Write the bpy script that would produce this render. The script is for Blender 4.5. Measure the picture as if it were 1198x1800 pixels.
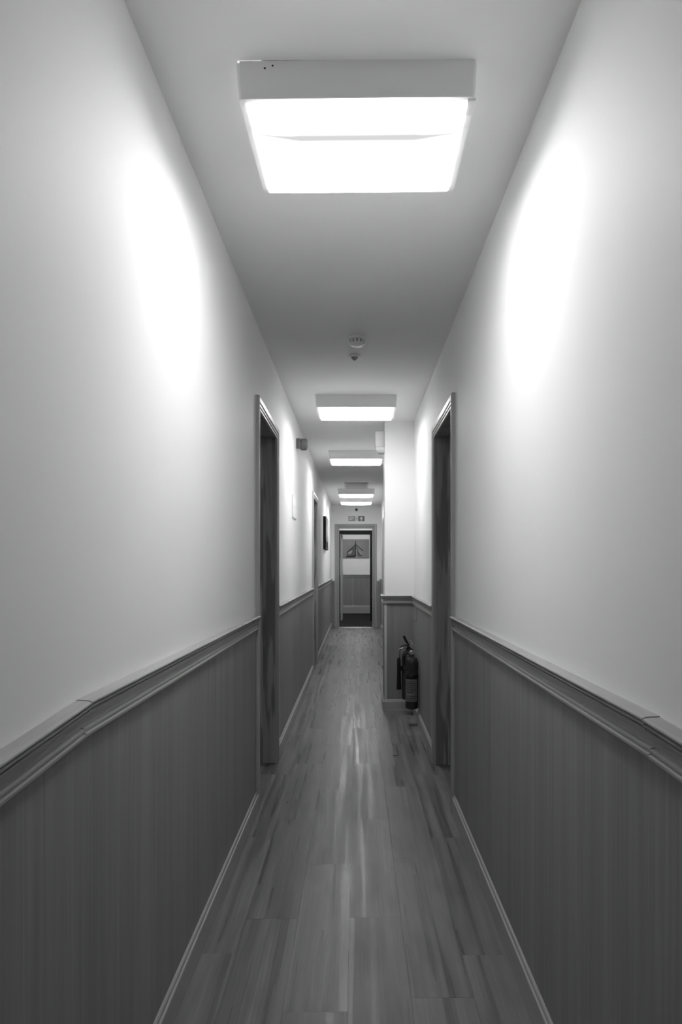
import bpy, bmesh, math, random
from mathutils import Vector, Matrix
random.seed(7)
for o in list(bpy.data.objects): bpy.data.objects.remove(o, do_unlink=True)
scene = bpy.context.scene
C = scene.collection
# ---------------------------------------------------------------- camera, world, exposure
FPX = 1350.0; EYE = 1.23
cam_d = bpy.data.cameras.new('camera'); cam = bpy.data.objects.new('camera', cam_d); C.objects.link(cam)
cam_d.sensor_fit = 'VERTICAL'; cam_d.sensor_height = 36.0; cam_d.sensor_width = 24.0
cam_d.lens = 36.0 * FPX / 1800.0
cam_d.shift_x = (599.0 - 626.0) / 1800.0
cam_d.shift_y = (995.5 - 900.0) / 1800.0
cam_d.clip_start = 0.02; cam_d.clip_end = 100
cam.location = (0, 0, EYE); cam.rotation_euler = (math.pi / 2, 0, 0)
scene.camera = cam
world = bpy.data.worlds.new('world'); scene.world = world; world.use_nodes = True
world.node_tree.nodes['Background'].inputs[0].default_value = (0.02, 0.02, 0.02, 1)
world.node_tree.nodes['Background'].inputs[1].default_value = 1.0
scene.view_settings.view_transform = 'Standard'; scene.view_settings.look = 'None'
scene.view_settings.gamma = 1.0; scene.view_settings.use_curve_mapping = False
scene.view_settings.exposure = 0.0
LAMP = 26.0            # diffuser radiance

# ---------------------------------------------------------------- sizes of the place
WL, WR, H = 0.508, 0.492, 2.468       # half widths left and right of the camera, ceiling height
YB, YE = -2.6, 15.5                   # back wall, end wall
YF = 20.1                             # far wall of the lobby

# ---------------------------------------------------------------- materials (all neutral greys: the photo is monochrome)
def new_mat(name):
    m = bpy.data.materials.new(name); m.use_nodes = True
    return m, m.node_tree, m.node_tree.nodes['Principled BSDF']
def grey(v): return (v, v, v, 1)
def plain(name, v, rough=0.5, spec=0.5, metal=0.0, bump=0.0, bscale=200, var=0.0):
    m, nt, b = new_mat(name)
    b.inputs['Base Color'].default_value = grey(v); b.inputs['Roughness'].default_value = rough
    b.inputs['Specular IOR Level'].default_value = spec; b.inputs['Metallic'].default_value = metal
    tc = nt.nodes.new('ShaderNodeTexCoord')
    if bump:
        n = nt.nodes.new('ShaderNodeTexNoise'); n.inputs['Scale'].default_value = bscale; n.inputs['Detail'].default_value = 4
        nt.links.new(tc.outputs['Object'], n.inputs['Vector'])
        bp = nt.nodes.new('ShaderNodeBump'); bp.inputs['Strength'].default_value = bump; bp.inputs['Distance'].default_value = 0.002
        nt.links.new(n.outputs['Fac'], bp.inputs['Height']); nt.links.new(bp.outputs['Normal'], b.inputs['Normal'])
    n2 = nt.nodes.new('ShaderNodeTexNoise'); n2.inputs['Scale'].default_value = 2.5; n2.inputs['Detail'].default_value = 3
    nt.links.new(tc.outputs['Object'], n2.inputs['Vector'])
    mr = nt.nodes.new('ShaderNodeMapRange'); mr.inputs['To Min'].default_value = v * (1 - var); mr.inputs['To Max'].default_value = v * (1 + var)
    nt.links.new(n2.outputs['Fac'], mr.inputs['Value']); nt.links.new(mr.outputs['Result'], b.inputs['Base Color'])
    return m
def wood(name, v, axis=2, rough=0.42, contrast=0.25, scale=70, rand=0.10, cath=0.0, spec=0.4, streak=0.25):
    """grain runs along axis (0 x, 1 y, 2 z)"""
    m, nt, b = new_mat(name); N = nt.nodes; L = nt.links
    tc = N.new('ShaderNodeTexCoord'); oi = N.new('ShaderNodeObjectInfo')
    add = N.new('ShaderNodeVectorMath'); add.operation = 'MULTIPLY_ADD'
    cb = N.new('ShaderNodeCombineXYZ')
    for i in range(3): L.new(oi.outputs['Random'], cb.inputs[i])
    L.new(cb.outputs[0], add.inputs[0]); add.inputs[1].default_value = (37, 53, 71); L.new(tc.outputs['Object'], add.inputs[2])
    mp = N.new('ShaderNodeMapping'); s = [scale] * 3; s[axis] = scale * 0.018; mp.inputs['Scale'].default_value = s
    L.new(add.outputs[0], mp.inputs['Vector'])
    n1 = N.new('ShaderNodeTexNoise'); n1.inputs['Scale'].default_value = 1.0; n1.inputs['Detail'].default_value = 5; n1.inputs['Roughness'].default_value = 0.6
    L.new(mp.outputs[0], n1.inputs['Vector'])
    mp2 = N.new('ShaderNodeMapping'); s2 = [9.0] * 3; s2[axis] = 0.35; mp2.inputs['Scale'].default_value = s2
    L.new(add.outputs[0], mp2.inputs['Vector'])
    n2 = N.new('ShaderNodeTexNoise'); n2.inputs['Scale'].default_value = 1.0; n2.inputs['Detail'].default_value = 3; n2.inputs['Distortion'].default_value = 0.6
    L.new(mp2.outputs[0], n2.inputs['Vector'])
    def rng(sock, a, bb):
        r = N.new('ShaderNodeMapRange'); r.inputs['From Min'].default_value = 0.25; r.inputs['From Max'].default_value = 0.75
        r.inputs['To Min'].default_value = a; r.inputs['To Max'].default_value = bb; L.new(sock, r.inputs['Value']); return r.outputs['Result']
    def mul(a, bb):
        r = N.new('ShaderNodeMath'); r.operation = 'MULTIPLY'; L.new(a, r.inputs[0]); L.new(bb, r.inputs[1]); return r.outputs[0]
    f = mul(rng(n1.outputs['Fac'], 1 - contrast, 1 + contrast), rng(n2.outputs['Fac'], 1 - streak, 1 + streak))
    if cath:
        mp3 = N.new('ShaderNodeMapping'); s3 = [11.0] * 3; s3[axis] = 0.9; mp3.inputs['Scale'].default_value = s3
        L.new(add.outputs[0], mp3.inputs['Vector'])
        w = N.new('ShaderNodeTexWave'); w.wave_type = 'RINGS'; w.inputs['Scale'].default_value = 3.2; w.inputs['Distortion'].default_value = 5.0
        w.inputs['Detail'].default_value = 2; w.inputs['Detail Scale'].default_value = 0.8
        L.new(mp3.outputs[0], w.inputs['Vector']); f = mul(f, rng(w.outputs['Fac'], 1 - cath, 1 + cath))
    rr = N.new('ShaderNodeMapRange'); rr.inputs['To Min'].default_value = v * (1 - rand); rr.inputs['To Max'].default_value = v * (1 + rand)
    L.new(oi.outputs['Random'], rr.inputs['Value'])
    L.new(mul(f, rr.outputs['Result']), b.inputs['Base Color'])
    b.inputs['Roughness'].default_value = rough; b.inputs['Specular IOR Level'].default_value = spec
    bp = N.new('ShaderNodeBump'); bp.inputs['Strength'].default_value = 0.08; bp.inputs['Distance'].default_value = 0.001
    L.new(n1.outputs['Fac'], bp.inputs['Height']); L.new(bp.outputs['Normal'], b.inputs['Normal'])
    return m
def floor_mat():
    m, nt, b = new_mat('vinyl_plank'); N = nt.nodes; L = nt.links
    tc = N.new('ShaderNodeTexCoord'); oi = N.new('ShaderNodeObjectInfo')
    cb = N.new('ShaderNodeCombineXYZ'); [L.new(oi.outputs['Random'], cb.inputs[i]) for i in range(3)]
    add = N.new('ShaderNodeVectorMath'); add.operation = 'MULTIPLY_ADD'; add.inputs[1].default_value = (31, 47, 59)
    L.new(cb.outputs[0], add.inputs[0]); L.new(tc.outputs['Object'], add.inputs[2])
    def noise(scale_vec, detail=4, dist=0.0, rough=0.5):
        mp = N.new('ShaderNodeMapping'); mp.inputs['Scale'].default_value = scale_vec; L.new(add.outputs[0], mp.inputs['Vector'])
        n = N.new('ShaderNodeTexNoise'); n.inputs['Scale'].default_value = 1; n.inputs['Detail'].default_value = detail
        n.inputs['Distortion'].default_value = dist; n.inputs['Roughness'].default_value = rough
        L.new(mp.outputs[0], n.inputs['Vector']); return n.outputs['Fac']
    def rng(sock, a, bb, f0=0.3, f1=0.7):
        r = N.new('ShaderNodeMapRange'); r.inputs['From Min'].default_value = f0; r.inputs['From Max'].default_value = f1
        r.inputs['To Min'].default_value = a; r.inputs['To Max'].default_value = bb; L.new(sock, r.inputs['Value']); return r.outputs['Result']
    def mth(op, a, bb):
        r = N.new('ShaderNodeMath'); r.operation = op
        for i, s in enumerate((a, bb)):
            if isinstance(s, (int, float)): r.inputs[i].default_value = s
            else: L.new(s, r.inputs[i])
        return r.outputs[0]
    # printed strips: long bands with soft, wandering edges
    strip = rng(noise((30, 0.55, 1), 1), 0.0, 1.0, 0.42, 0.58)
    grain = noise((150, 3.2, 1), 5, 0.0, 0.6)
    streak = noise((26, 0.8, 1), 2, 0.0)
    smudge = noise((9, 2.2, 1), 2, 0.0)
    f = mth('MULTIPLY', rng(strip, 0.84, 1.14, 0, 1), rng(grain, 0.84, 1.16))
    f = mth('MULTIPLY', f, rng(streak, 0.80, 1.20))
    f = mth('MULTIPLY', f, rng(smudge, 0.80, 1.04, 0.30, 0.50))
    pl = rng(oi.outputs['Random'], 0.93, 1.07, 0, 1)
    base = mth('MULTIPLY', mth('MULTIPLY', f, pl), FLOOR_V)
    L.new(base, b.inputs['Base Color'])
    L.new(rng(mth('ADD', mth('MULTIPLY', strip, 0.3), mth('MULTIPLY', streak, 0.7)), 0.26, 0.46), b.inputs['Roughness'])
    b.inputs['Specular IOR Level'].default_value = 0.24
    bp = N.new('ShaderNodeBump'); bp.inputs['Strength'].default_value = 0.12; bp.inputs['Distance'].default_value = 0.001
    L.new(grain, bp.inputs['Height']); L.new(bp.outputs['Normal'], b.inputs['Normal'])
    return m
FLOOR_V = 0.155
SEAM = 0.135
def emitter(name, strength):
    m = bpy.data.materials.new(name); m.use_nodes = True; nt = m.node_tree; N = nt.nodes; L = nt.links
    for n in list(N): N.remove(n)
    out = N.new('ShaderNodeOutputMaterial'); e = N.new('ShaderNodeEmission'); L.new(e.outputs[0], out.inputs['Surface'])
    e.inputs['Color'].default_value = grey(1.0)
    # two tubes lie behind the diffuser: it glows less between them and towards the tube ends
    tc = N.new('ShaderNodeTexCoord'); sp = N.new('ShaderNodeSeparateXYZ'); L.new(tc.outputs['Object'], sp.inputs[0])
    def mth(op, a, b):
        r = N.new('ShaderNodeMath'); r.operation = op
        for i, q in enumerate((a, b)):
            if isinstance(q, (int, float)): r.inputs[i].default_value = q
            else: L.new(q, r.inputs[i])
        return r.outputs[0]
    def rng(q, f0, f1, t0, t1):
        r = N.new('ShaderNodeMapRange'); r.interpolation_type = 'SMOOTHSTEP'
        for k, v in (('From Min', f0), ('From Max', f1), ('To Min', t0), ('To Max', t1)): r.inputs[k].default_value = v
        L.new(q, r.inputs['Value']); return r.outputs[0]
    ax = mth('ABSOLUTE', sp.outputs[0], 0)
    ends = rng(ax, 0.06, 0.27, 1.0, 0.10)
    taper = mth('MULTIPLY', mth('MAXIMUM', mth('SUBTRACT', ax, 0.15), 0.0), 0.16)
    gap = rng(mth('ADD', mth('ABSOLUTE', mth('SUBTRACT', sp.outputs[1], SEAM), 0), taper), 0.0, 0.036, 0.0, 1.0)
    gap = mth('POWER', gap, 3.0)
    st = N.new('ShaderNodeMapRange'); st.inputs['To Min'].default_value = 0.70; L.new(gap, st.inputs['Value'])
    L.new(mth('MULTIPLY', ends, strength), st.inputs['To Max'])
    L.new(st.outputs[0], e.inputs['Strength'])
    return m
M = {}
M['wall'] = plain('wall_paint', 0.88, 0.6, 0.2, bump=0.05, bscale=160, var=0.02)
M['ceil'] = plain('ceiling_paint', 0.89, 0.8, 0.2, bump=0.03, bscale=120, var=0.02)
M['panel'] = wood('wainscot_veneer', 0.255, 2, 0.45, 0.16, 90, 0.05, streak=0.14)
M['trim'] = wood('moulding_wood', 0.36, 1, 0.36, 0.12, 80, 0.06, streak=0.10)
M['trimx'] = wood('moulding_wood_across', 0.36, 0, 0.36, 0.12, 80, 0.06, streak=0.10)
M['casing'] = wood('casing_wood', 0.38, 2, 0.34, 0.14, 80, 0.05, streak=0.12)
M['lining'] = wood('lining_wood', 0.27, 2, 0.5, 0.22, 60, 0.04, cath=0.28)
M['leaf'] = wood('door_leaf_wood', 0.22, 2, 0.5, 0.2, 55, 0.04, cath=0.25)
M['dark_wood'] = wood('dark_frame_wood', 0.010, 2, 0.6, 0.2, 55, 0.04, spec=0.15)
M['floor'] = floor_mat()
M['screed'] = plain('floor_screed', 0.08, 0.8)
M['carpet'] = plain('dark_carpet', 0.02, 0.95, 0.1, bump=0.4, bscale=400, var=0.1)
M['white_metal'] = plain('white_enamel', 0.90, 0.4, 0.4)
M['white_plastic'] = plain('white_plastic', 0.78, 0.35, 0.5)
M['grey_plastic'] = plain('grey_plastic', 0.50, 0.45, 0.5)
M['mid_grey'] = plain('mid_grey_plastic', 0.13, 0.4, 0.5)
M['alarm'] = plain('alarm_casing', 0.14, 0.35, 0.5)
M['black'] = plain('black_plastic', 0.008, 0.4, 0.4)
M['dark_red'] = plain('extinguisher_enamel', 0.030, 0.25, 0.5)
M['steel'] = plain('steel', 0.75, 0.22, 0.5, metal=1.0)
M['hook_grey'] = plain('device_grey', 0.32, 0.5)  # one even grey for the sensor cone and grille backing
M['label'] = plain('paper_label', 0.22, 0.6)
M['ink'] = plain('printed_ink', 0.05, 0.6)
M['lamp'] = emitter('diffuser_glow', LAMP)
M['canvas_bg'] = plain('canvas_grey', 0.27, 0.8, 0.2, var=0.35, bump=0.1, bscale=90)
M['canvas_dark'] = plain('canvas_dark', 0.03, 0.8, 0.2, var=0.4)
M['canvas_light'] = plain('canvas_light', 0.35, 0.8, 0.2, var=0.2)
M['canvas_mid'] = plain('canvas_mid', 0.12, 0.8, 0.2, var=0.3)
M['print_dark'] = plain('sign_dark', 0.16, 0.5)
M['print_mid'] = plain('sign_mid', 0.30, 0.5)
M['debris'] = plain('dry_leaf', 0.02, 0.8)

# ---------------------------------------------------------------- helpers
def empty(name, loc=(0, 0, 0), rz=0.0, parent=None):
    o = bpy.data.objects.new(name, None); C.objects.link(o); o.location = loc; o.rotation_euler = (0, 0, rz)
    o.empty_display_size = 0.05
    if parent: o.parent = parent
    return o
def tag(o, label, cat, group=None, kind=None):
    o['label'] = label; o['category'] = cat
    if group: o['group'] = group
    if kind: o['kind'] = kind
    return o
def struct(o, label, cat): return tag(o, label, cat, kind='structure')
def link(name, bm, mat, parent=None, smooth=False, loc=None, auto=None):
    bmesh.ops.remove_doubles(bm, verts=bm.verts, dist=1e-6)
    bmesh.ops.recalc_face_normals(bm, faces=bm.faces)
    me = bpy.data.meshes.new(name)
    if smooth:
        for f in bm.faces: f.smooth = True
        lim = auto if auto else math.radians(35)
        for e in bm.edges:
            if len(e.link_faces) == 2 and e.calc_face_angle(0) > lim: e.smooth = False
    bm.to_mesh(me); bm.free()
    me.materials.append(M[mat] if isinstance(mat, str) else mat)
    o = bpy.data.objects.new(name, me); C.objects.link(o)
    if loc: o.location = loc
    if parent: o.parent = parent
    return o
def bx(bm, x0, x1, y0, y1, z0, z1, bevel=0.0):
    vs = [bm.verts.new((x, y, z)) for x in (x0, x1) for y in (y0, y1) for z in (z0, z1)]
    fs = [(0, 1, 3, 2), (4, 6, 7, 5), (0, 4, 5, 1), (2, 3, 7, 6), (0, 2, 6, 4), (1, 5, 7, 3)]
    faces = [bm.faces.new([vs[i] for i in f]) for f in fs]
    if bevel:
        es = list({e for f in faces for e in f.edges})
        bmesh.ops.bevel(bm, geom=es, offset=bevel, segments=2, affect='EDGES', profile=0.5)
    return vs
def box(name, x0, x1, y0, y1, z0, z1, mat, parent=None, bevel=0.0, smooth=False):
    bm = bmesh.new(); bx(bm, x0, x1, y0, y1, z0, z1, bevel)
    return link(name, bm, mat, parent, smooth=smooth)
def rings(bm, rs, closed=True, cap=True):
    V = [[bm.verts.new(p) for p in r] for r in rs]
    n = len(rs[0])
    for a, b in zip(V[:-1], V[1:]):
        for i in range(n if closed else n - 1):
            j = (i + 1) % n
            try: bm.faces.new((a[i], a[j], b[j], b[i]))
            except ValueError: pass
    if cap:
        for r in (V[0], V[-1]):
            try: bm.faces.new(r)
            except ValueError: pass
def lathe(bm, prof, center, axis='z', seg=28, sign=1):
    """prof: (radius, distance along axis) list"""
    cx, cy, cz = center
    def P(r, t, a):
        c, s = r * math.cos(a), r * math.sin(a)
        if axis == 'z': return (cx + c, cy + s, cz + sign * t)
        if axis == 'x': return (cx + sign * t, cy + c, cz + s)
        return (cx + c, cy + sign * t, cz + s)
    rings(bm, [[P(max(r, 1e-4), t, 2 * math.pi * i / seg) for i in range(seg)] for r, t in prof])
def tube(bm, pts, rad, seg=10):
    rs = []
    for i, p in enumerate(pts):
        p = Vector(p)
        d = (Vector(pts[min(i + 1, len(pts) - 1)]) - Vector(pts[max(i - 1, 0)])).normalized()
        up = Vector((0, 0, 1)) if abs(d.z) < 0.9 else Vector((0, 1, 0))
        a = d.cross(up).normalized(); b = d.cross(a).normalized()
        r = rad[i] if isinstance(rad, (list, tuple)) else rad
        rs.append([tuple(p + a * r * math.cos(2 * math.pi * k / seg) + b * r * math.sin(2 * math.pi * k / seg)) for k in range(seg)])
    rings(bm, rs)
# wall frames: a point given as (along, out of the wall, height)
def LW(a, v, z): return (-WL + v, a, z)
def RW(a, v, z): return (WR - v, a, z)
def EW(a, v, z): return (a, YE - v, z)
PILX, PILY0, PILY1 = 0.2424, 6.545, 6.87
DADO = [(0.000, 0.0), (0.000, 0.016), (0.002, 0.0190), (0.007, 0.0195), (0.0085, 0.0130), (0.0120, 0.0130), (0.0135, 0.0165), (0.0165, 0.0165), (0.018, 0.0085),
        (0.024, 0.0095), (0.032, 0.0130), (0.040, 0.0190), (0.046, 0.0235), (0.0485, 0.0240), (0.0495, 0.0180), (0.0525, 0.0180), (0.0535, 0.0265),
        (0.0565, 0.0275), (0.058, 0.0200), (0.0615, 0.0200), (0.063, 0.0290), (0.0655, 0.0285), (0.068, 0.0220), (0.069, 0.0)]
SKIRT = [(0.0, 0.0), (0.0, 0.018), (0.079, 0.018), (0.082, 0.0165), (0.0835, 0.0135), (0.086, 0.0120), (0.088, 0.0125), (0.092, 0.0120),
         (0.095, 0.0095), (0.098, 0.0050), (0.100, 0.0035), (0.100, 0.0)]
CASE = [(0.0, 0.0), (0.0, 0.0120), (0.0030, 0.0150), (0.0090, 0.0150), (0.0105, 0.0080), (0.0145, 0.0080), (0.0170, 0.0170), (0.0260, 0.0185),
        (0.0285, 0.0100), (0.0325, 0.0100), (0.0360, 0.0200), (0.0580, 0.0215), (0.0630, 0.0200), (0.0650, 0.0160), (0.0650, 0.0)]
CW = 0.065
def run(name, F, prof, stations, mat='trim', parent=None):
    """moulding along a wall: stations = (along, height of its foot)"""
    bm = bmesh.new()
    rings(bm, [[F(a, v, z + u) for u, v in prof] for a, z in stations])
    return link(name, bm, mat, parent)

# ---------------------------------------------------------------- the shell
DOORS_L = [(3.930, 4.805), (8.860, 9.735)]
DOORS_R = [(3.880, 4.764), (13.19, 14.03)]
DTOP = 2.034
LIN = 0.025
def side_wall(name, s, W, doors, label):
    bm = bmesh.new(); y = YB; T = 0.16
    x0, x1 = sorted((s * W, s * (W + T)))
    for a, b in doors:
        bx(bm, x0, x1, y, a - LIN, 0, H)
        bx(bm, x0, x1, a - LIN, b + LIN, DTOP + LIN, H)
        y = b + LIN
    bx(bm, x0, x1, y, YE + 0.12, 0, H)
    return struct(link(name, bm, 'wall'), label, 'wall')
wall_left = side_wall('wall_left', -1, WL, DOORS_L, 'white painted corridor wall on the left above wood wainscot')
wall_right = side_wall('wall_right', 1, WR, DOORS_R, 'white painted corridor wall on the right above wood wainscot')
ceiling = struct(box('ceiling', -WL - 0.16, WR + 0.16, YB - 0.1, YE + 0.12, H, H + 0.1, 'ceil'), 'plain white corridor ceiling carrying the row of lights', 'ceiling')
wall_back = struct(box('wall_back', -WL - 0.16, WR + 0.16, YB - 0.1, YB, 0, H, 'wall'), 'white wall closing the corridor behind the viewer', 'wall')
ED0, ED1, EDT = -0.347, 0.322, 1.995       # end doorway opening
bm = bmesh.new()
bx(bm, -WL, ED0 - LIN, YE, YE + 0.12, 0, H); bx(bm, ED1 + LIN, WR, YE, YE + 0.12, 0, H); bx(bm, ED0 - LIN, ED1 + LIN, YE, YE + 0.12, EDT + LIN, H)
wall_end = struct(link('wall_end', bm, 'wall'), 'white end wall of the corridor around the open doorway', 'wall')
# projecting boxed pier on the right
pil = struct(box('wall_projection', PILX, WR, PILY0, PILY1, 0, H, 'wall'), 'white boxed-in pier jutting from the right wall behind the extinguishers', 'pillar')
# lobby behind the end doorway
YL0 = YE + 0.12; Y2 = 17.2; LX = 0.95
O0, O1, O2T = -0.365, 0.306, 1.945
floor_lobby = struct(box('floor_lobby', -LX, LX, YE + 0.03, YF, -0.05, -0.002, 'carpet'), 'dark floor of the lobby beyond the end doorway', 'floor')
struct(box('ceiling_lobby', -LX - .1, LX + .1, YL0, YF + 0.1, H, H + 0.1, 'ceil'), 'white ceiling of the lobby beyond the end doorway', 'ceiling')
struct(box('wall_lobby_left', -LX - 0.1, -LX, YL0, YF, 0, H, 'wall'), 'white left wall of the lobby beyond the end doorway', 'wall')
struct(box('wall_lobby_right', LX, LX + 0.1, YL0, YF, 0, H, 'wall'), 'white right wall of the lobby beyond the end doorway', 'wall')
wall_far = struct(box('wall_far', -LX, LX, YF, YF + 0.1, 0, H, 'wall'), 'white far wall of the lobby where the boat picture hangs', 'wall')
bm = bmesh.new()
bx(bm, -LX, O0 - 0.05, Y2, Y2 + 0.12, 0, H); bx(bm, O1 + 0.05, LX, Y2, Y2 + 0.12, 0, H); bx(bm, O0 - 0.05, O1 + 0.05, Y2, Y2 + 0.12, O2T + 0.09, H)
struct(link('wall_partition', bm, 'wall'), 'white lobby partition with a dark door frame seen through the end doorway', 'wall')
bm = bmesh.new()
bx(bm, -LX, -WL - 0.16, YL0 - 0.02, YL0, 0, H); bx(bm, WR + 0.16, LX, YL0 - 0.02, YL0, 0, H)
struct(link('wall_lobby_front', bm, 'wall'), 'white lobby wall either side of the corridor mouth', 'wall')

# floor: planks with their own edges on a screed
floor = struct(box('floor', -WL - 0.16, WR + 0.16, YB - 0.1, YE + 0.03, -0.06, -0.0045, 'screed'), 'grey wood-look plank floor running down the corridor', 'floor')
PW, PL = 0.18, 1.05
starts = {-4: 0.3, -3: 2.44, -2: 2.68, -1: 2.12, 0: 2.69, 1: 2.19, 2: 2.43, 3: 0.7}
plank_mesh = {}
XMIN, XMAX = -WL - 0.10, WR + 0.10
for k in range(-4, 4):
    xa, xb = max(-0.024 + k * PW, XMIN), min(-0.024 + (k + 1) * PW, XMAX)
    if xb - xa < 0.01: continue
    y = starts[k] % PL + YB - (YB % PL) - PL
    while y < YE + 0.03:
        ya, yb = max(y, YB), min(y + PL, YE + 0.03)
        if yb - ya > 0.02:
            key = (round(xb - xa, 4), round(yb - ya, 3))
            if key not in plank_mesh:
                bm = bmesh.new(); g = 0.00012
                hw, hl = (xb - xa) / 2 - g, (yb - ya) / 2 - g
                bx(bm, -hw, hw, -hl, hl, -0.0045, 0.0, 0.0)
                top = [e for e in bm.edges if all(v.co.z > -0.001 for v in e.verts)]
                bmesh.ops.bevel(bm, geom=top, offset=0.0003, segments=1, affect='EDGES')
                o = link('plank', bm, 'floor'); plank_mesh[key] = o.data
            else:
                o = bpy.data.objects.new('plank', plank_mesh[key]); C.objects.link(o)
            o.location = ((xa + xb) / 2, (ya + yb) / 2, random.uniform(-0.0001, 0.0001)); o.parent = floor
        y += PL
box('threshold_strip', ED0, ED1, YE - 0.02, YE + 0.04, -0.001, 0.006, 'steel', floor, 0.002)

# wainscot panels, skirting and dado rail
DZ = 0.913      # foot of the dado rail
def panels(F, a0, a1, seams, parent, mat='panel', z1=0.935):
    cuts = [a0] + [s for s in seams if a0 + 0.03 < s < a1 - 0.03] + [a1]
    for p, q in zip(cuts[:-1], cuts[1:]):
        bm = bmesh.new(); g = 0.0011
        P = [F(a, v, z) for a in (p + g, q - g) for v in (0.0, 0.005) for z in (0.0, z1)]
        vs = [bm.verts.new(c) for c in P]
        for f in [(0, 1, 3, 2), (4, 6, 7, 5), (0, 4, 5, 1), (2, 3, 7, 6), (0, 2, 6, 4), (1, 5, 7, 3)]: bm.faces.new([vs[i] for i in f])
        es = [e for e in bm.edges if all(abs(v.co.x - F(0, 0.005, 0)[0]) < 1e-6 or F is EW for v in e.verts)] if F in (LW, RW) else []
        if es: bmesh.ops.bevel(bm, geom=es, offset=0.0010, segments=1, affect='EDGES')
        link('wainscot_panel', bm, mat, parent)
seams_l = [-2.14, 0.30, 2.74, 6.10, 7.32, 8.54, 11.0, 12.2, 13.4, 14.6]
seams_r = [-2.09, 0.345, 2.785, 6.05, 8.1, 9.3, 10.5, 11.7, 12.9]
runs_l = [(YB, DOORS_L[0][0] - CW), (DOORS_L[0][1] + CW, DOORS_L[1][0] - CW), (DOORS_L[1][1] + CW, YE)]
runs_r = [(YB, DOORS_R[0][0] - CW), (DOORS_R[0][1] + CW, PILY0), (PILY1, DOORS_R[1][0] - CW), (DOORS_R[1][1] + CW, YE)]
for a, b in runs_l: panels(LW, a, b, seams_l, wall_left)
for a, b in runs_r: panels(RW, a, b, seams_r, wall_right)
def skirting(name, F, rs, label):
    root = run(name, F, SKIRT, [(rs[0][0], 0), (rs[0][1], 0)])
    struct(root, label, 'skirting board')
    for a, b in rs[1:]: run('skirting_board', F, SKIRT, [(a, 0), (b, 0)], parent=root)
    return root
skirting('baseboard_left', LW, runs_l, 'moulded wood skirting board along the left wall')
skirting('baseboard_right', RW, runs_r, 'moulded wood skirting board along the right wall')
# dado rails; the pieces nearest the viewer are jointed and dip slightly
JL, JR = 1.393, 1.246
t = run('trim_1', LW, DADO, [(JL, DZ + 0.006), (runs_l[0][1] + 0.012, DZ)]); struct(t, 'moulded wood dado rail on the left wall up to the first door', 'dado rail')
run('rail_piece', LW, DADO, [(YB, DZ - 0.046), (0.55, DZ - 0.046), (JL - 0.0008, DZ + 0.0045)], parent=t)
t = run('trim_2', RW, DADO, [(JR, DZ + 0.005), (runs_r[0][1] + 0.012, DZ)]); struct(t, 'moulded wood dado rail on the right wall up to the first door', 'dado rail')
run('rail_piece', RW, DADO, [(YB, DZ - 0.018), (0.55, DZ - 0.018), (JR - 0.0008, DZ + 0.0035)], parent=t)
t = run('trim_3', LW, DADO, [runs_l[1][:1] + (DZ,), runs_l[1][1:] + (DZ,)]); struct(t, 'moulded wood dado rail on the left wall between the two doors', 'dado rail')
t = run('trim_4', LW, DADO, [runs_l[2][:1] + (DZ,), runs_l[2][1:] + (DZ,)]); struct(t, 'moulded wood dado rail on the left wall under the dark picture', 'dado rail')
# right door to pier, wrapping round the pier as one mitred moulding
def wrap(prof, z, name, mat='trimx'):
    bm = bmesh.new(); rs = []
    A0 = runs_r[1][0]
    rs.append([(WR - v, A0, z + u) for u, v in prof])
    rs.append([(WR - v, PILY0 - v, z + u) for u, v in prof])
    rs.append([(PILX - v, PILY0 - v, z + u) for u, v in prof])
    rs.append([(PILX - v, PILY1, z + u) for u, v in prof])
    rings(bm, rs); return link(name, bm, mat)
t = wrap(DADO, DZ, 'trim_5'); struct(t, 'wood dado rail wrapping round the white pier above the extinguishers', 'dado rail')
def pierskirt():
    bm = bmesh.new(); rs = []
    rs.append([(WR - 0.018, PILY0 - v, u) for u, v in SKIRT])
    rs.append([(PILX - v, PILY0 - v, u) for u, v in SKIRT])
    rs.append([(PILX - v, PILY1, u) for u, v in SKIRT])
    rings(bm, rs); return link('baseboard_pier', bm, 'trimx')
struct(pierskirt(), 'wood skirting board round the foot of the white pier', 'skirting board')
t = run('trim_6', RW, DADO, [(PILY1, DZ), (runs_r[2][1], DZ)]); struct(t, 'wood dado rail on the right wall beyond the pier', 'dado rail')
t = run('trim_7', RW, DADO, [(runs_r[3][0], DZ), (YE, DZ)]); struct(t, 'short wood dado rail on the right wall beside the end doorway', 'dado rail')
# pier cladding and its pale corner strip
box('wainscot_panel', PILX, WR - 0.005, PILY0 - 0.005, PILY0, 0, 0.935, 'panel', pil)
box('wainscot_panel', PILX - 0.005, PILX, PILY0 - 0.005, PILY1, 0, 0.935, 'panel', pil)
M['bead'] = wood('corner_bead_wood', 0.62, 2, 0.4, 0.1, 80, 0.02)
bm = bmesh.new(); bx(bm, PILX - 0.008, PILX + 0.016, PILY0 - 0.009, PILY0 - 0.005, 0.099, DZ + 0.003); bx(bm, PILX - 0.009, PILX - 0.005, PILY0 - 0.009, PILY0 + 0.018, 0.099, DZ + 0.003)
link('corner_bead', bm, 'bead', pil)
# short pieces on the end wall beside the casing
EC = CW + 0.004
for a, b in ((-WL, ED0 - 0.094), (ED1 + 0.094, WR)):
    box('wainscot_panel', a, b, YE - 0.005, YE, 0, 0.935, 'panel', wall_end)
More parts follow.
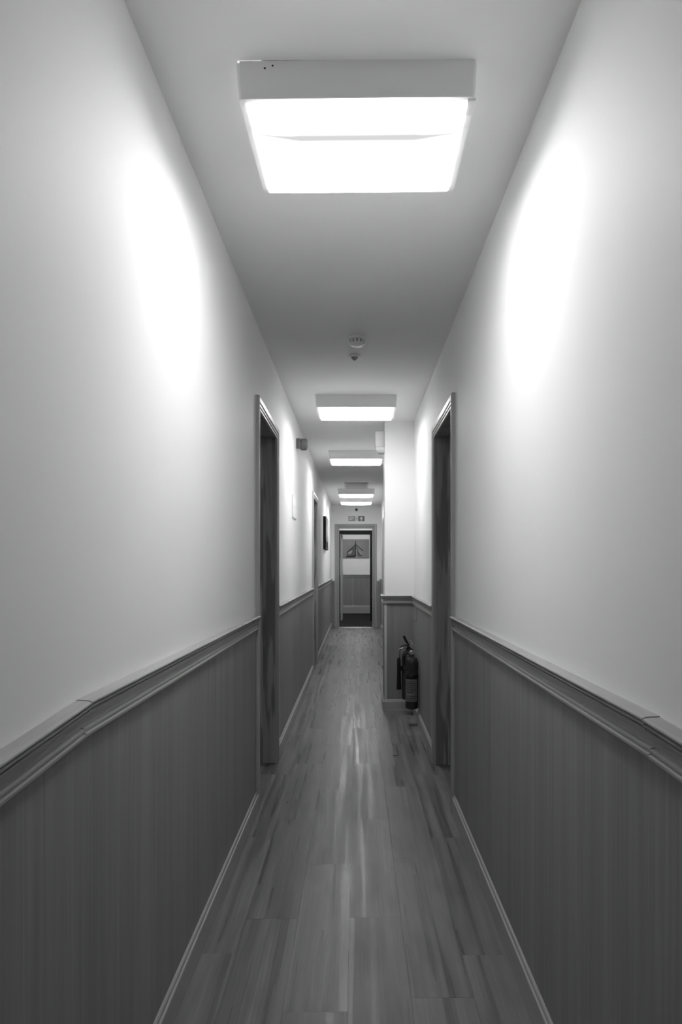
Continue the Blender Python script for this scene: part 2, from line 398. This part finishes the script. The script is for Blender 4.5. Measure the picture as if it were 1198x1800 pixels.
# far lobby wall
box('wainscot_panel', -LX, -0.1, YF - 0.006, YF, 0, 0.95, 'panel', wall_far); box('wainscot_panel', -0.098, LX, YF - 0.006, YF, 0, 0.95, 'panel', wall_far)
def FW(a, v, z): return (a, YF - v, z)
struct(run('trim_8', FW, DADO, [(-LX, 0.945), (LX, 0.945)], 'trimx'), 'wood dado rail on the lobby wall under the boat picture', 'dado rail')
SK2 = [(u * 2.1, v) for u, v in SKIRT]
struct(run('baseboard_far', FW, SK2, [(-LX, 0), (LX, 0)], 'trimx'), 'tall wood skirting board at the foot of the lobby wall', 'skirting board')

# ---------------------------------------------------------------- doors
def casing_set(F, a0, a1, zt, root, prof=CASE, mat='casing', wid=1.0):
    p = [(u * wid - 0.004, v) for u, v in prof]
    for s, a in ((-1, a0), (1, a1)):
        bm = bmesh.new(); rings(bm, [[F(a + s * u, v, 0) for u, v in p], [F(a + s * u, v, zt + u) for u, v in p]])
        link('casing_upright', bm, mat, root)
    bm = bmesh.new(); rings(bm, [[F(a0 - u, v, zt + u) for u, v in p], [F(a1 + u, v, zt + u) for u, v in p]])
    link('casing_head', bm, 'trim' if F is not EW else 'trimx', root)
def wbox(F, a0, a1, v0, v1, z0, z1, bevel=0.0):
    p, q = F(a0, v0, z0), F(a1, v1, z1); bm = bmesh.new()
    bx(bm, *sorted((p[0], q[0])), *sorted((p[1], q[1])), *sorted((p[2], q[2])), bevel); return bm
def side_door(name, F, a0, a1, label):
    root = empty(name); struct(root, label, 'door')
    casing_set(F, a0, a1, DTOP, root)
    D = -0.16
    link('jamb', wbox(F, a0 - LIN, a0, D, 0.0, 0, DTOP), 'lining', root)
    link('jamb', wbox(F, a1, a1 + LIN, D, 0.0, 0, DTOP), 'lining', root)
    link('head_lining', wbox(F, a0 - LIN, a1 + LIN, D, 0.0, DTOP, DTOP + LIN), 'lining', root)
    bm = wbox(F, a0, a0 + 0.012, -0.105, -0.075, 0, DTOP); link('door_stop', bm, 'lining', root)
    bm = wbox(F, a1 - 0.012, a1, -0.105, -0.075, 0, DTOP); link('door_stop', bm, 'lining', root)
    leaf = link('door_leaf', wbox(F, a0 + 0.003, a1 - 0.003, -0.15, -0.106, 0.005, DTOP - 0.003), 'leaf', root)
    hb = wbox(F, a0 + 0.04, a0 + 0.08, -0.106, -0.100, 0.96, 1.12, 0.002)
    lv = wbox(F, a0 + 0.05, a0 + 0.17, -0.070, -0.055, 1.05, 1.068, 0.004); link('lever', lv, 'steel', leaf)
    sp = wbox(F, a0 + 0.052, a0 + 0.068, -0.100, -0.060, 1.051, 1.067, 0.003); link('spindle', sp, 'steel', leaf)
    link('handle_plate', hb, 'steel', leaf)
    return root
side_door('door_1', LW, *DOORS_L[0], 'first recessed wood door on the left in a grooved casing')
side_door('door_2', RW, *DOORS_R[0], 'first recessed wood door on the right in a grooved casing')
side_door('door_3', LW, *DOORS_L[1], 'second wood door on the left, just before the dark picture')
side_door('door_4', RW, *DOORS_R[1], 'far wood door on the right, half hidden behind the pier')
root = empty('door_5'); struct(root, 'open doorway at the end of the corridor in a wide wood casing', 'doorway')
casing_set(EW, ED0, ED1, EDT, root, wid=1.42)
def EWD(a, v, z): return (a, YE - v, z)
link('jamb', wbox(EWD, ED0 - LIN, ED0, -0.12, 0, 0, EDT), 'lining', root); link('jamb', wbox(EWD, ED1, ED1 + LIN, -0.12, 0, 0, EDT), 'lining', root)
link('head_lining', wbox(EWD, ED0 - LIN, ED1 + LIN, -0.12, 0, EDT, EDT + LIN), 'lining', root)
root = empty('door_6'); struct(root, 'dark inner door frame with its door swung open, beyond the end doorway', 'door')
box('jamb', O0 - 0.05, O0, Y2 - 0.015, Y2 + 0.135, 0, O2T, 'dark_wood', root); box('jamb', O1, O1 + 0.05, Y2 - 0.015, Y2 + 0.135, 0, O2T, 'dark_wood', root)
box('frame_head', O0 - 0.05, O1 + 0.05, Y2 - 0.015, Y2 + 0.135, O2T, O2T + 0.09, 'dark_wood', root)
lf = box('door_leaf', -0.358, -0.316, Y2 + 0.14, Y2 + 0.80, 0.006, O2T - 0.006, 'casing', root)
bm = bmesh.new(); bx(bm, -0.316, -0.308, Y2 + 0.70, Y2 + 0.74, 0.95, 1.10, 0.002); link('handle_plate', bm, 'steel', lf)

# ---------------------------------------------------------------- ceiling lights
LWD, LLEN, LDEP = 0.592, 0.48, 0.090
def ceiling_light(x, y, label, rz=0.0, ry=0.0, first=False):
    root = empty('ceiling_light', (x, y, H)); root.rotation_euler = (0, ry, rz)
    tag(root, label, 'ceiling light', 'boxy ceiling lights along the corridor')
    return root
def build_light(root):
    w = LWD / 2
    bm = bmesh.new()    # housing: open tray with rounded corners
    def rr(h, l0, l1, r, z, n=5):
        pts = []
        for cx, cy, a0 in ((h - r, l1 - r, 0), (-h + r, l1 - r, 90), (-h + r, l0 + r, 180), (h - r, l0 + r, 270)):
            for i in range(n + 1):
                a = math.radians(a0 + 90 * i / n); pts.append((cx + r * math.cos(a), cy + r * math.sin(a), z))
        return pts
    rings(bm, [rr(w, 0, LLEN, 0.012, 0.0), rr(w, 0, LLEN, 0.012, -0.010), rr(w - 0.004, 0.004, LLEN - 0.004, 0.012, -LDEP + 0.004), rr(w - 0.006, 0.006, LLEN - 0.006, 0.010, -LDEP),
               rr(w - 0.019, 0.019, LLEN - 0.019, 0.008, -LDEP), rr(w - 0.019, 0.019, LLEN - 0.019, 0.008, -LDEP + 0.012)], cap=False)
    V = [bm.verts.new(p) for p in rr(w - 0.019, 0.019, LLEN - 0.019, 0.008, -LDEP + 0.012)]; bm.faces.new(V)
    V = [bm.verts.new(p) for p in rr(w, 0, LLEN, 0.012, 0.0)]; bm.faces.new(V)
    link('housing', bm, 'white_metal', root, smooth=True)
    bm = bmesh.new()    # diffuser: shallow pillow standing a little proud of the tray
    e = 0.020; deep = 0.030
    rs = [rr(w - e, e, LLEN - e, 0.008, -LDEP + 0.0005)]
    for q in (0.0, 0.015, 0.03, 0.05, 0.075, 0.10, 0.13, 0.16, 0.19):
        t = q / 0.219; rs.append(rr(w - e - q - 0.004, e + q + 0.004, LLEN - e - q - 0.004, 0.008, -LDEP - 0.012 - (deep - 0.012) * (1 - (1 - t) ** 2)))
    rings(bm, rs)
    link('diffuser', bm, 'lamp', root, smooth=True, auto=math.radians(70))
def copy_tree(src, dst):
    for ch in list(src.children):
        c = ch.copy(); C.objects.link(c); c.parent = dst
l1 = ceiling_light(0.001, 1.877, 'large boxy ceiling light nearest the viewer at the top of the picture', rz=math.radians(-0.6), ry=math.radians(-0.25))
build_light(l1)
for y, lab in ((5.53, 'second boxy ceiling light from the viewer, in front of the white pier'), (8.20, 'third boxy ceiling light, just beyond the pier and before the grey ceiling grille'),
               (12.22, 'fourth boxy ceiling light, just behind the grey ceiling grille'), (13.72, 'fifth and farthest boxy ceiling light, nearest the end doorway'),
               (16.05, 'added unseen boxy ceiling light that brightens the lobby just behind the end doorway'), (18.75, 'added unseen boxy ceiling light that brightens the lobby wall with the boat picture')):
    r = ceiling_light(-0.002, y, lab); copy_tree(l1, r)  # the last two are out of view, added to light the lobby
# fittings only the nearest one shows, plus a glowing strip imitating leaked lamp light
M['sliver'] = emitter('leaking_glow', 10.0)
box('leak_glow_strip', -0.292, -0.235, 0.0005, 0.004, -0.0035, 0.0005, 'sliver', l1)
box('corner_clip', 0.272, 0.292, 0.012, 0.075, -LDEP - 0.006, -LDEP + 0.004, 'white_plastic', l1, 0.002)
for x, z in ((-0.225, -0.018), (-0.206, -0.012)):
    bm = bmesh.new(); lathe(bm, [(0.0, 0), (0.0025, 0), (0.0025, 0.0008), (0, 0.001)], (x, 0.0008, z), 'y', 10, -1); link('screw_hole', bm, 'black', l1)

# ---------------------------------------------------------------- ceiling devices
root = empty('smoke_detector', (0.004, 4.16, H)); tag(root, 'round white smoke detector with a slotted rim, nearer of two ceiling devices', 'smoke detector')
bm = bmesh.new(); lathe(bm, [(0, 0), (0.052, 0), (0.052, 0.010), (0.047, 0.014), (0, 0.014)], (0, 0, 0), 'z', 36, -1); link('base', bm, 'white_plastic', root, True)
bm = bmesh.new(); lathe(bm, [(0, 0.013), (0.034, 0.013), (0.034, 0.030), (0, 0.030)], (0, 0, 0), 'z', 28, -1); link('sensing_chamber', bm, 'mid_grey', root, True)
for i in range(12):
    a = 2 * math.pi * (i + 0.5) / 12; bm = bmesh.new(); bx(bm, 0.036, 0.043, -0.0055, 0.0055, -0.031, -0.013); bmesh.ops.rotate(bm, verts=bm.verts, cent=(0, 0, 0), matrix=Matrix.Rotation(a, 3, 'Z'))
    link('rib', bm, 'white_plastic', root)
bm = bmesh.new(); lathe(bm, [(0, 0.030), (0.043, 0.030), (0.041, 0.036), (0.030, 0.044), (0, 0.046)], (0, 0, 0), 'z', 36, -1); link('cap', bm, 'white_plastic', root, True)
root = empty('ceiling_sensor', (-0.011, 4.50, H)); tag(root, 'small shallow ceiling sensor behind the smoke detector, with a dark cone underneath', 'sensor')
bm = bmesh.new(); lathe(bm, [(0, 0), (0.036, 0), (0.037, 0.004), (0.033, 0.010), (0.020, 0.013), (0, 0.013)], (0, 0, 0), 'z', 32, -1); link('rim', bm, 'white_plastic', root, True)
bm = bmesh.new(); lathe(bm, [(0, 0.012), (0.021, 0.012), (0.016, 0.022), (0.007, 0.031), (0, 0.033)], (0, 0, 0), 'z', 24, -1); link('lens_cone', bm, 'hook_grey', root, True)
root = empty('ceiling_grille', (0.0, 11.35, H)); tag(root, 'grey rectangular ceiling grille between the third and fourth lights', 'grille')
gw, gl = 0.178, 0.74
bm = bmesh.new()
for a in ((-gw, gw, 0, 0.03), (-gw, gw, gl - 0.03, gl), (-gw, -gw + 0.03, 0.03, gl - 0.03), (gw - 0.03, gw, 0.03, gl - 0.03)): bx(bm, *a, -0.016, 0)
link('frame', bm, 'grey_plastic', root)
box('backing', -gw + 0.03, gw - 0.03, 0.03, gl - 0.03, -0.004, -0.001, 'hook_grey', root)
for i in range(14):
    y0 = 0.045 + i * (gl - 0.09) / 13.5
    box('slat', -gw + 0.03, gw - 0.03, y0, y0 + 0.022, -0.013, -0.006, 'grey_plastic', root)

# ---------------------------------------------------------------- wall devices
root = empty('alarm_sounder', (-WL, 6.53, 2.270)); tag(root, 'dark grey drum-shaped fire alarm sounder high on the left wall', 'alarm')
box('back_box', 0, 0.036, -0.046, 0.046, -0.040, 0.043, 'alarm', root, 0.006, True)
bm = bmesh.new(); lathe(bm, [(0, 0.034), (0.044, 0.034), (0.049, 0.040), (0.050, 0.075), (0.046, 0.088), (0.036, 0.093), (0, 0.094)], (0, 0, -0.004), 'x', 32); link('horn_drum', bm, 'alarm', root, True)
bm = bmesh.new(); lathe(bm, [(0.0505, 0.048), (0.052, 0.050), (0.052, 0.054), (0.0505, 0.056)], (0, 0, -0.004), 'x', 32); link('ridge', bm, 'alarm', root, True)
box('lower_lug', 0.002, 0.020, -0.012, 0.012, -0.056, -0.040, 'white_plastic', root, 0.003)

root = empty('wall_unit', (PILX, 6.70, 1.235 + 1.165)); tag(root, 'white box-shaped unit high on the side of the pier near the ceiling', 'wall box')
box('body', -0.080, 0, -0.075, 0.075, -0.140, 0.0, 'white_plastic', root, 0.012, True)
bm = bmesh.new(); rings(bm, [[(-0.074, -0.068, -0.139), (0, -0.068, -0.139), (0, 0.068, -0.139), (-0.074, 0.068, -0.139)],
                             [(-0.072, -0.066, -0.165), (0, -0.066, -0.165), (0, 0.066, -0.165), (-0.072, 0.066, -0.165)],
                             [(-0.050, -0.050, -0.186), (0, -0.050, -0.186), (0, 0.050, -0.186), (-0.050, 0.050, -0.186)]])
link('lower_cover', bm, 'white_plastic', root)

root = empty('wall_notice', (-WL, 6.06, 1.62)); tag(root, 'white framed notice on the left wall below the alarm sounder', 'notice')
box('frame', 0, 0.008, 0, 0.34, -0.005, 0.180, 'white_plastic', root, 0.002)
box('upper_sheet', 0.008, 0.0095, 0.015, 0.325, 0.090, 0.172, 'white_metal', root)
box('lower_sheet', 0.008, 0.0110, 0.015, 0.325, 0.003, 0.082, 'white_metal', root)

root = empty('wall_picture', (-WL, 11.75, 1.495)); tag(root, 'dark deep-edged canvas picture on the left wall beyond the second door', 'picture')
box('canvas_edge', 0, 0.042, 0, 1.04, 0, 0.505, 'canvas_dark', root, 0.003)
pf = box('picture_face', 0.042, 0.0435, 0.012, 1.028, 0.012, 0.493, 'canvas_bg', root)
def pane(name, F, poly, d0, d1, mat, parent):
    bm = bmesh.new(); rings(bm, [[F(a, d0, z) for a, z in poly], [F(a, d1, z) for a, z in poly]]); return link(name, bm, mat, parent)
def PF(a, v, z): return (v, a, z)
pane('dark_patch', PF, [(0.02, 0.02), (0.9, 0.02), (0.75, 0.14), (0.35, 0.11), (0.02, 0.17)], 0.0434, 0.0440, 'canvas_dark', root)
pane('light_patch', PF, [(0.2, 0.22), (0.95, 0.20), (0.98, 0.33), (0.55, 0.40), (0.25, 0.33)], 0.0434, 0.0440, 'canvas_light', root)

# exit sign, sensor on the end wall
root = empty('exit_sign', (0.0, YE, 2.130)); tag(root, 'white exit sign with an up arrow above the end doorway', 'sign')
box('plate', -0.170, 0.172, -0.008, 0, 0, 0.122, 'white_plastic', root, 0.002)
def SG(a, v, z): return (a, -v, z)
pl_ = pane('panel_left', SG, [(-0.160, 0.010), (-0.022, 0.010), (-0.022, 0.112), (-0.160, 0.112)], 0.008, 0.0095, 'print_mid', root)
for z0, w in ((0.084, 0.10), (0.060, 0.085), (0.036, 0.07)):
    pane('printed_line', SG, [(-0.148, z0), (-0.148 + w, z0), (-0.148 + w, z0 + 0.010), (-0.148, z0 + 0.010)], 0.0095, 0.0102, 'white_plastic', pl_)
pane('running_figure', SG, [(-0.004, 0.02), (0.004, 0.02), (0.010, 0.050), (0.018, 0.026), (0.026, 0.030), (0.017, 0.066), (0.027, 0.072), (0.024, 0.080), (0.012, 0.078), (0.014, 0.098), (0.006, 0.098), (0.004, 0.080), (-0.006, 0.066), (0.002, 0.062)], 0.008, 0.0092, 'print_mid', root)
pr_ = pane('panel_right', SG, [(0.036, 0.008), (0.164, 0.008), (0.164, 0.114), (0.036, 0.114)], 0.008, 0.0095, 'print_dark', root)
pane('arrow', SG, [(0.088, 0.022), (0.112, 0.022), (0.112, 0.060), (0.134, 0.060), (0.100, 0.100), (0.066, 0.060), (0.088, 0.060)], 0.0095, 0.0104, 'white_plastic', pr_)
root = empty('wall_sensor', (0.0, YE, 2.372)); tag(root, 'tiny dark round sensor above the exit sign', 'sensor')
bm = bmesh.new(); lathe(bm, [(0, 0), (0.024, 0), (0.024, 0.012), (0.018, 0.024), (0, 0.028)], (0, 0, 0), 'y', 24, -1); link('dome', bm, 'black', root, True)
bm = bmesh.new(); lathe(bm, [(0.024, 0), (0.028, 0), (0.028, 0.006), (0.024, 0.008)], (0, 0, 0), 'y', 24, -1); link('collar', bm, 'mid_grey', root, True)

# boat picture in the lobby
root = empty('boat_picture', (0, YF, 0)); tag(root, 'grey canvas picture of a boat on the lobby wall seen through the doorway', 'picture')
def BP(a, v, z): return (a, -v, z)
px = lambda x: (x - 626) / 67.16
pz = lambda y: EYE + (995.5 - y) / 67.16
box('canvas', px(597.5), px(648.5), -0.030, 0, pz(980.5), pz(948), 'canvas_bg', root, 0.003)
def bpane(name, pts, mat, d=0.0312, d0=0.0299): pane(name, BP, [(px(x), pz(y)) for x, y in pts], d0, d, mat, root)
bpane('hull', [(608.5, 978), (609.5, 971), (617, 965), (622.5, 961), (624.5, 950), (625.5, 961), (630, 966), (636, 975), (637, 978)], 'canvas_mid')
bpane('sail_left', [(612, 975), (611.5, 971), (616, 968), (619.5, 967), (617, 973)], 'canvas_light', 0.0326, 0.0312)
bpane('sail_right', [(628.5, 967), (631, 967.5), (637.5, 976.5), (633, 974.5)], 'canvas_light', 0.0326, 0.0312)
bpane('bow_strip', [(625.3, 963), (627.0, 966), (628.0, 979), (625.8, 979)], 'canvas_light', 0.0326, 0.0312)
bpane('mast', [(623.8, 978), (623.8, 952), (625.2, 952), (625.2, 978)], 'canvas_dark', 0.0330, 0.0312)
bpane('yard_left', [(609.5, 970.5), (624.0, 957), (624.4, 958.3), (610, 972)], 'canvas_dark', 0.0334, 0.0312)
bpane('yard_right', [(625.0, 956.5), (638.5, 968), (637.8, 969.2), (625.0, 958.2)], 'canvas_dark', 0.0334, 0.0312)
bpane('waterline', [(608.0, 978), (624, 976), (624, 979.5), (608, 979.8)], 'canvas_dark', 0.0322)

# ---------------------------------------------------------------- extinguishers on the right wall
def extinguisher(y, cx, z0, r, h, label, horn, paper):
    root = empty('fire_extinguisher', (cx, y, z0)); tag(root, label, 'extinguisher', 'fire extinguishers by the pier')
    bm = bmesh.new(); lathe(bm, [(0, 0.004), (r * 0.80, 0.0), (r * 0.97, 0.006), (r, 0.018), (r, h - 0.045), (r * 0.93, h - 0.022), (r * 0.72, h - 0.006), (r * 0.40, h), (0.018, h + 0.004), (0.016, h + 0.022), (0, h + 0.022)], (0, 0, 0), 'z', 40)
    link('cylinder', bm, 'dark_red', root, True)
    bm = bmesh.new(); bx(bm, -0.015, 0.015, -0.020, 0.020, h + 0.018, h + 0.055, 0.005); vb = link('valve_block', bm, 'steel' if not horn else 'black', root, True)
    lv = 1.0 if horn else 0.4
    # lower carrying handle and squeeze lever, both pointing to the corridor and up
    bm = bmesh.new(); rings(bm, [[(-0.010 + dx, yy - 0.009, zz), (-0.010 + dx, yy + 0.009, zz), (-0.010 + dx, yy + 0.009, zz + 0.007), (-0.010 + dx, yy - 0.009, zz + 0.007)] for dx, yy, zz in ((0.012, 0, h + 0.046), (-0.020, -0.004, h + 0.048), (-0.052, -0.008, h + 0.036))])
    link('carry_handle', bm, 'black', root)
    bm = bmesh.new(); rings(bm, [[(x - w, yy - 0.010, zz), (x - w, yy + 0.010, zz), (x + w, yy + 0.010, zz + 0.002), (x + w, yy - 0.010, zz + 0.002)] for x, yy, zz, w in ((0.012, 0, h + 0.050, 0.008), (-0.008, 0, h + 0.050 + 0.028 * lv, 0.010), (-0.020, 0, h + 0.050 + 0.05 * lv, 0.011), (-0.032, 0, h + 0.050 + 0.078 * lv, 0.010))])
    link('squeeze_lever', bm, 'black', root)
    bm = bmesh.new(); n = 20; pts = [(0.030 + 0.013 * math.cos(2 * math.pi * i / n), -0.020, h + 0.078 + 0.013 * math.sin(2 * math.pi * i / n)) for i in range(n + 1)]
    tube(bm, pts, 0.0022, 6); link('pin_ring', bm, 'steel', vb, True)
    bm = bmesh.new(); lathe(bm, [(0, 0), (0.010, 0), (0.011, 0.004), (0.009, 0.012), (0, 0.013)], (-0.016, -0.020, h + 0.036), 'y', 18, -1); link('gauge', bm, 'steel', vb, True)
    bm = bmesh.new(); lathe(bm, [(r + 0.0008, h - 0.165), (r + 0.0022, h - 0.164), (r + 0.0022, h - 0.136), (r + 0.0008, h - 0.135)], (0, 0, 0), 'z', 40); link('strap', bm, 'black', root, True)
    if horn:
        bm = bmesh.new(); tube(bm, [(-0.012, -0.01, h + 0.036), (-0.042, -0.015, h + 0.034), (-0.066, -0.018, h + 0.020), (-0.072, -0.018, h - 0.06)], 0.008, 10); link('swivel_pipe', bm, 'steel', root, True)
        bm = bmesh.new(); lathe(bm, [(0, h - 0.050), (0.011, h - 0.050), (0.016, h - 0.07), (0.016, h - 0.16), (0.018, h - 0.23), (0.020, h - 0.310), (0.017, h - 0.310), (0.0, h - 0.25)], (-0.073, -0.018, 0), 'z', 24); link('discharge_horn', bm, 'black', root, True)
        bm = bmesh.new(); bx(bm, -0.060, -0.040, -0.030, -0.006, h - 0.155, h - 0.115, 0.003); link('horn_clip', bm, 'black', root)
    else:
        bm = bmesh.new(); tube(bm, [(-0.012, -0.012, h + 0.030), (-0.045, -0.018, h + 0.028), (-0.060, -0.015, h + 0.000), (-0.058, -0.010, h - 0.06)], 0.007, 10); link('hose', bm, 'black', root, True)
    if paper:
        def arc(a0, a1, z0_, z1_, rr, name, mat, n=14, par=None):
            bm = bmesh.new(); vs = []
            for q in (rr, rr + 0.0006):
                for i in range(n + 1):
                    a = math.radians(a0 + (a1 - a0) * i / n); vs.append([bm.verts.new((q * math.cos(a), q * math.sin(a), z)) for z in (z0_, z1_)])
            m_ = n + 1
            for i in range(n):
                bm.faces.new((vs[m_ + i][0], vs[m_ + i + 1][0], vs[m_ + i + 1][1], vs[m_ + i][1])); bm.faces.new((vs[i][0], vs[i][1], vs[i + 1][1], vs[i + 1][0]))
                bm.faces.new((vs[i][0], vs[i + 1][0], vs[m_ + i + 1][0], vs[m_ + i][0])); bm.faces.new((vs[i][1], vs[m_ + i][1], vs[m_ + i + 1][1], vs[i + 1][1]))
            for i in (0, n): bm.faces.new((vs[i][0], vs[m_ + i][0], vs[m_ + i][1], vs[i][1]))
            return link(name, bm, mat, par or root, True)
        lb = arc(208, 318, 0.060, 0.232, r + 0.0004, 'label_sheet', 'label')
        for i, zz in enumerate((0.212, 0.198, 0.184, 0.170, 0.156, 0.142, 0.128, 0.100, 0.086, 0.072)):
            arc(216, 300 if i % 3 else 282, zz, zz + 0.005, r + 0.0011, 'printed_line', 'ink', par=lb)
    # wall bracket
    box('bracket', r + 0.001, WR - cx - 0.0055, -0.014, 0.014, h - 0.10, h - 0.02, 'steel', root)
    return root
extinguisher(5.94, 0.428, 0.130, 0.0500, 0.400, 'dark fire extinguisher with a pale printed label, nearer of the pair by the pier', False, True)
extinguisher(6.36, 0.424, 0.130, 0.0500, 0.395, 'dark fire extinguisher with a long black discharge horn, behind the labelled one', True, False)
root = empty('wall_hook', (WR - 0.005, 6.20, 0.785)); tag(root, 'small pale wall hook under the dado rail above the extinguishers', 'hook')
M['hook'] = plain('hook_plastic', 0.24, 0.4)
box('back_strip', -0.004, 0, -0.013, 0.013, 0.0, 0.105, 'hook', root, 0.001)
bm = bmesh.new(); tube(bm, [(-0.003, 0, 0.012), (-0.022, 0, 0.006), (-0.030, 0, 0.014), (-0.031, 0, 0.026)], 0.0045, 8); link('hook_arm', bm, 'hook', root, True)

# litter on the floor
def scrap(x, y, s, label, rz):
    bm = bmesh.new(); pts = []
    prof = [(-1, 0), (-.5, .28), (0, .36), (.55, .22), (1, 0), (.5, -.25), (0, -.30), (-.55, -.22)]
    rings(bm, [[(s * a, s * b, 0.0005 + 0.12 * s * (a * a)) for a, b in prof], [(s * a, s * b, 0.0020 + 0.12 * s * (a * a)) for a, b in prof]])
    o = link('dry_leaf', bm, 'debris', None, loc=(x, y, 0.0)); o.rotation_euler = (0, 0, rz); tag(o, label, 'litter', 'scraps on the floor')
scrap(0.252, 4.99, 0.018, 'dark scrap of leaf on the planks near the right door', 0.3)
scrap(-0.360, 4.00, 0.008, 'tiny dark speck on the planks before the left door', 1.0)
